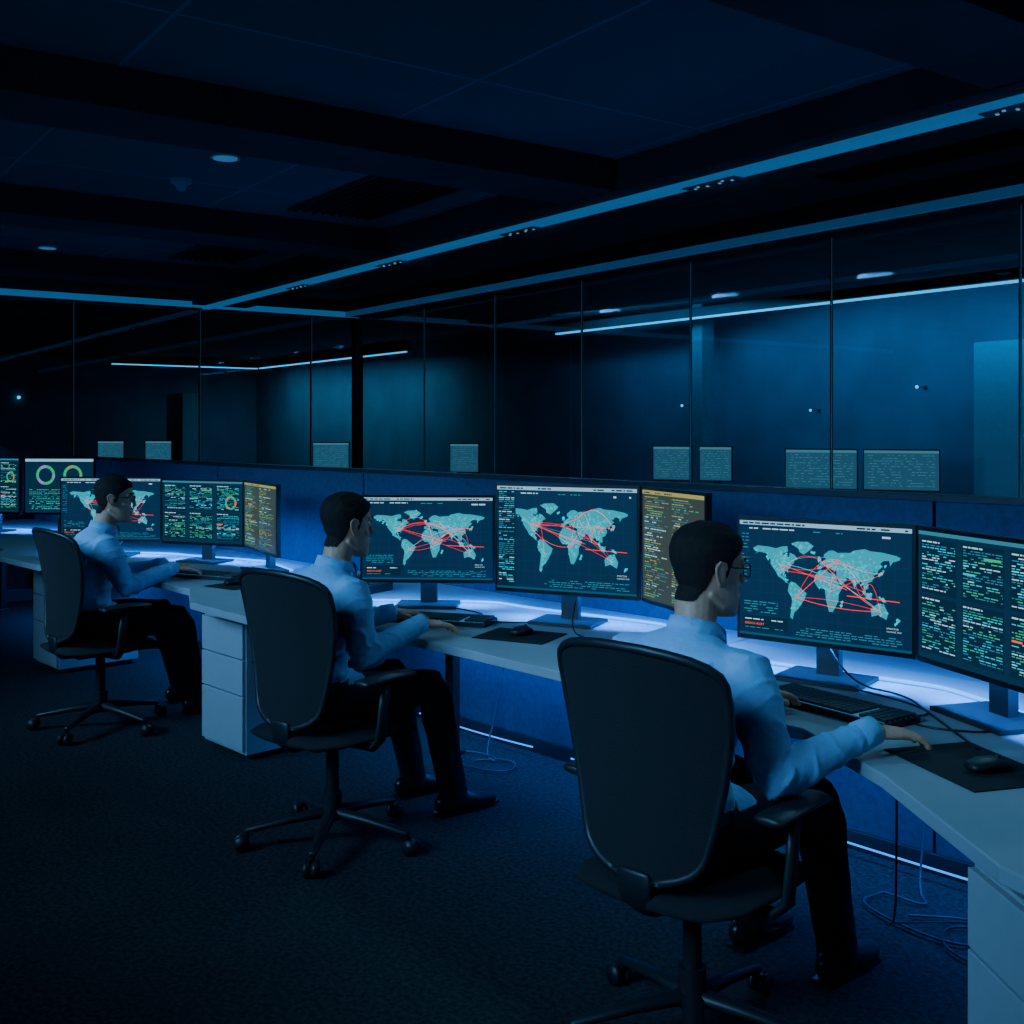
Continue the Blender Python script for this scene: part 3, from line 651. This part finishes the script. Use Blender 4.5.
    for sx in(-1,1):
        b.tube([(sx*.050,.055,-.02),(sx*.040,.070,-.03)],[.014,.010],m_skin,10,M=HM,rnd=True)
        b.tube([(sx*.056,-.015,-.055),(sx*.047,.03,-.085),(sx*.028,.065,-.103)],[.010,.010,.010],m_skin,10,M=HM,rnd=True)
        b.tube([(sx*.074,.004,-.028),(sx*.080,-.001,-.010),(sx*.084,-.008,.010),(sx*.082,-.012,.024)],[(.007,.005),(.011,.005),(.016,.005),(.012,.005)],m_skin,12,ref=(0,1,0),M=HM,rnd=True)
        b.tube([(sx*.078,.012,.012),(sx*.086,.004,.028),(sx*.089,-.014,.032),(sx*.090,-.026,.018),(sx*.087,-.022,-.002),(sx*.080,-.006,-.026)],[.0045,.0045,.0045,.0045,.004,.005],m_skin,8,M=HM,rnd=True)
    b.tube([V((0,.095,.96)),V((0,.110,1.02)),HM@V((0,-.028,-.085)),HM@V((0,-.015,-.03))],[(.056,.056),(.055,.056),(.056,.060),(.05,.055)],m_skin,20,ref=(1,0,0))
    me=remeshed(b,.0034,3)
    hm=[]
    for v in me.vertices:
        p=HI@v.co; hl=hairline(p.y)+.003*noise.noise(p*180); t=(p.z-hl)/.016; t=max(0,min(1,t+.5))
        if abs(p.x)>.0765 and -.045<p.z<.040 and -.04<p.y<.03: t=0
        hm.append(t)
    nr=[v.normal.copy() for v in me.vertices]
    for i,v in enumerate(me.vertices):
        if hm[i]>0:
            p=HI@v.co; top=max(0,min(1,(p.z-.0)/.09)); q=V((p.x*110,p.y*18,p.z*50))
            v.co=v.co+nr[i]*hm[i]*(.0035+.011*top+.0028*noise.noise(q)*(0.4+top))
    setmats(me,[m_skin,m_hair])
    for p in me.polygons:
        p.use_smooth=True; p.material_index=1 if sum(hm[k] for k in p.vertices)/len(p.vertices)>.4 else 0
    link(me,'head',root)
    b=MB()
    for sx in(-1,1):
        b.tube([(sx*.031,.076,.0095),(sx*.031,.0765,.0095)],.0125,m_eye,14,M=HM,rnd=True)
        b.tube([(sx*.031,.086,.0095),(sx*.031,.0885,.0095)],.0055,m_iris,12,M=HM)
        b.tube([(sx*.014,.096,.034),(sx*.032,.095,.039),(sx*.052,.079,.033)],[(.0025,.004)]*3,m_hair,8,M=HM)
        b.tube([(sx*.018,.088,.018),(sx*.032,.0905,.021),(sx*.046,.082,.017)],.003,m_skin,8,M=HM)
    b.tube([(-.024,.087,-.064),(-.008,.096,-.061),(0,.097,-.062),(.008,.096,-.061),(.024,.087,-.064)],[(.002,.002),(.004,.003),(.004,.003),(.004,.003),(.002,.002)],m_lip,8,M=HM)
    b.tube([(-.020,.087,-.070),(0,.095,-.072),(.020,.087,-.070)],[.002,.0045,.002],m_lip,8,M=HM)
    b.obj('face_features',root)
    if glasses:
        b=MB()
        for sx in(-1,1):
            pts=[(sx*(.034+.025*math.copysign(abs(math.cos(t))**.7,math.cos(t))),.105-.005*abs(math.cos(t)+1),.008+.018*math.copysign(abs(math.sin(t))**.7,math.sin(t))) for t in [k*2*math.pi/20 for k in range(21)]]
            b.tube(pts,.0017,m_gl,6,M=HM)
            b.tube([(sx*.059,.096,.016),(sx*.074,.085,.017),(sx*.081,.03,.018),(sx*.086,-.008,.034),(sx*.088,-.030,.010)],.0019,m_gl,6,M=HM)
        b.tube([(-.010,.104,.012),(0,.108,.015),(.010,.104,.012)],.0018,m_gl,6,M=HM)
        b.obj('glasses',root)
    hand(root,'hand_right',V(rw)+V(rdir).normalized()*.012,rdir,1)
    hand(root,'hand_left',V(lw)+V(ldir).normalized()*.012,ldir,-1)
    return root
d2=math.radians
chair(-1.71,2.25,d2(4)); chair(-3.46,2.35,d2(8)); chair(-5.62,2.38,d2(2)); chair(-9.1,2.2,d2(170))
person(-1.77,2.23,0,(.405,.285,.802),(.30,.02,.718),(-.03,.40,.805),(-.27,.10,.72),d2(-24),d2(-4),True,(.6,1,-.12),(.3,1,-.1))
person(-3.57,2.32,d2(-4),(.25,.34,.805),(.27,.07,.718),(-.04,.40,.805),(-.27,.12,.72),d2(-6),d2(-2),False,(.1,1,-.1),(.3,1,-.1))
person(-5.78,2.35,d2(-8),(.20,.42,.805),(.26,.15,.73),(.0,.43,.805),(-.25,.16,.73),d2(-22),d2(-4),True,(.1,1,-.1),(.3,1,-.1))

# ---------------------------------------------------------------- lights
def alight(name,loc,sx,sy,x,n,p,col,spread=180):
    l=area(name,loc,sx,sy,None,p,col); orient(l,x,n); l.data.spread=math.radians(spread); return l
BL=(.012,.21,1.0)
for (xc_,w) in [(-1.3,1.9),(-3.5,1.9),(-6.2,1.9),(-8.6,1.6)]:
    alight('under_desk_led',(xc_,3.50,.655),w,.03,(1,0,0),(0,.4,-1),24*w/1.9,BL)
CB=(.20,.54,1.0)
def aim(name,loc,tgt,s,p,col,spread):
    return alight(name,loc,s,s,(1,0,0),V(tgt)-V(loc),p,col,spread)
aim('back_fill_light',(*Cc(-1.9,-1.0),2.45),(-1.65,2.3,1.0),1.2,14,CB,55)  # unseen soft lights added below the ceiling, one aimed at each man's back
aim('back_fill_light.001',(*Cc(-3.6,-1.4),2.45),(-3.6,2.3,1.0),1.2,15,CB,55)
aim('back_fill_light.002',(*Cc(-5.9,-1.6),2.45),(-5.8,2.4,1.0),1.2,17,CB,55)
for i,(a,b_) in enumerate([(.5,-2.5),(-3.5,-2.8)]):  # unseen lights behind the camera, added to lift the dark ceiling
    alight('ceiling_fill_light' if i==0 else 'ceiling_fill_light.%03d'%i,(*Cc(a,b_),.6),1.2,.5,(1,0,0),(-.1,.6,1),10,(.10,.42,1.0))
for i,a in enumerate([-8.45,-6.88,-5.31,-3.74,-2.17,-.6]):  # area lights added along the rail to stand in for screen glow on the men
    alight('rail_fill_light' if i==0 else 'rail_fill_light.%03d'%i,(*Cc(a,3.90),2.755),.3,.05,(1,0,0),(0,-.55,-1),8,(.22,.62,1.0),110)
alight('wall_fill_light',(*Cc(-6.5,8.3),2.66),8,.1,(1,-.14,0),(.0,.85,-1.0),55,(.008,.32,.74))  # added to brighten the back wall beyond what the strips give
alight('wall_fill_light.001',(*Cc(-17.5,8.3),2.66),6,.1,(1,-.14,0),(0,.1,-1),48,(.10,.48,.75))  # added to brighten the far left area behind the glass
w=bpy.data.worlds.new('world'); bpy.context.scene.world=w; w.use_nodes=True
w.node_tree.nodes['Background'].inputs[0].default_value=(.01,.03,.06,1); w.node_tree.nodes['Background'].inputs[1].default_value=.3
# ---------------------------------------------------------------- camera
cam=bpy.data.cameras.new('camera'); co=bpy.data.objects.new('camera',cam); bpy.context.collection.objects.link(co)
co.location=(0,0,1.55); co.rotation_euler=(math.radians(90),0,math.atan2(.726,.688)); cam.sensor_width=36; cam.lens=36*1100/1024
cam.shift_y=-83/1024; cam.clip_start=.05; bpy.context.scene.camera=co
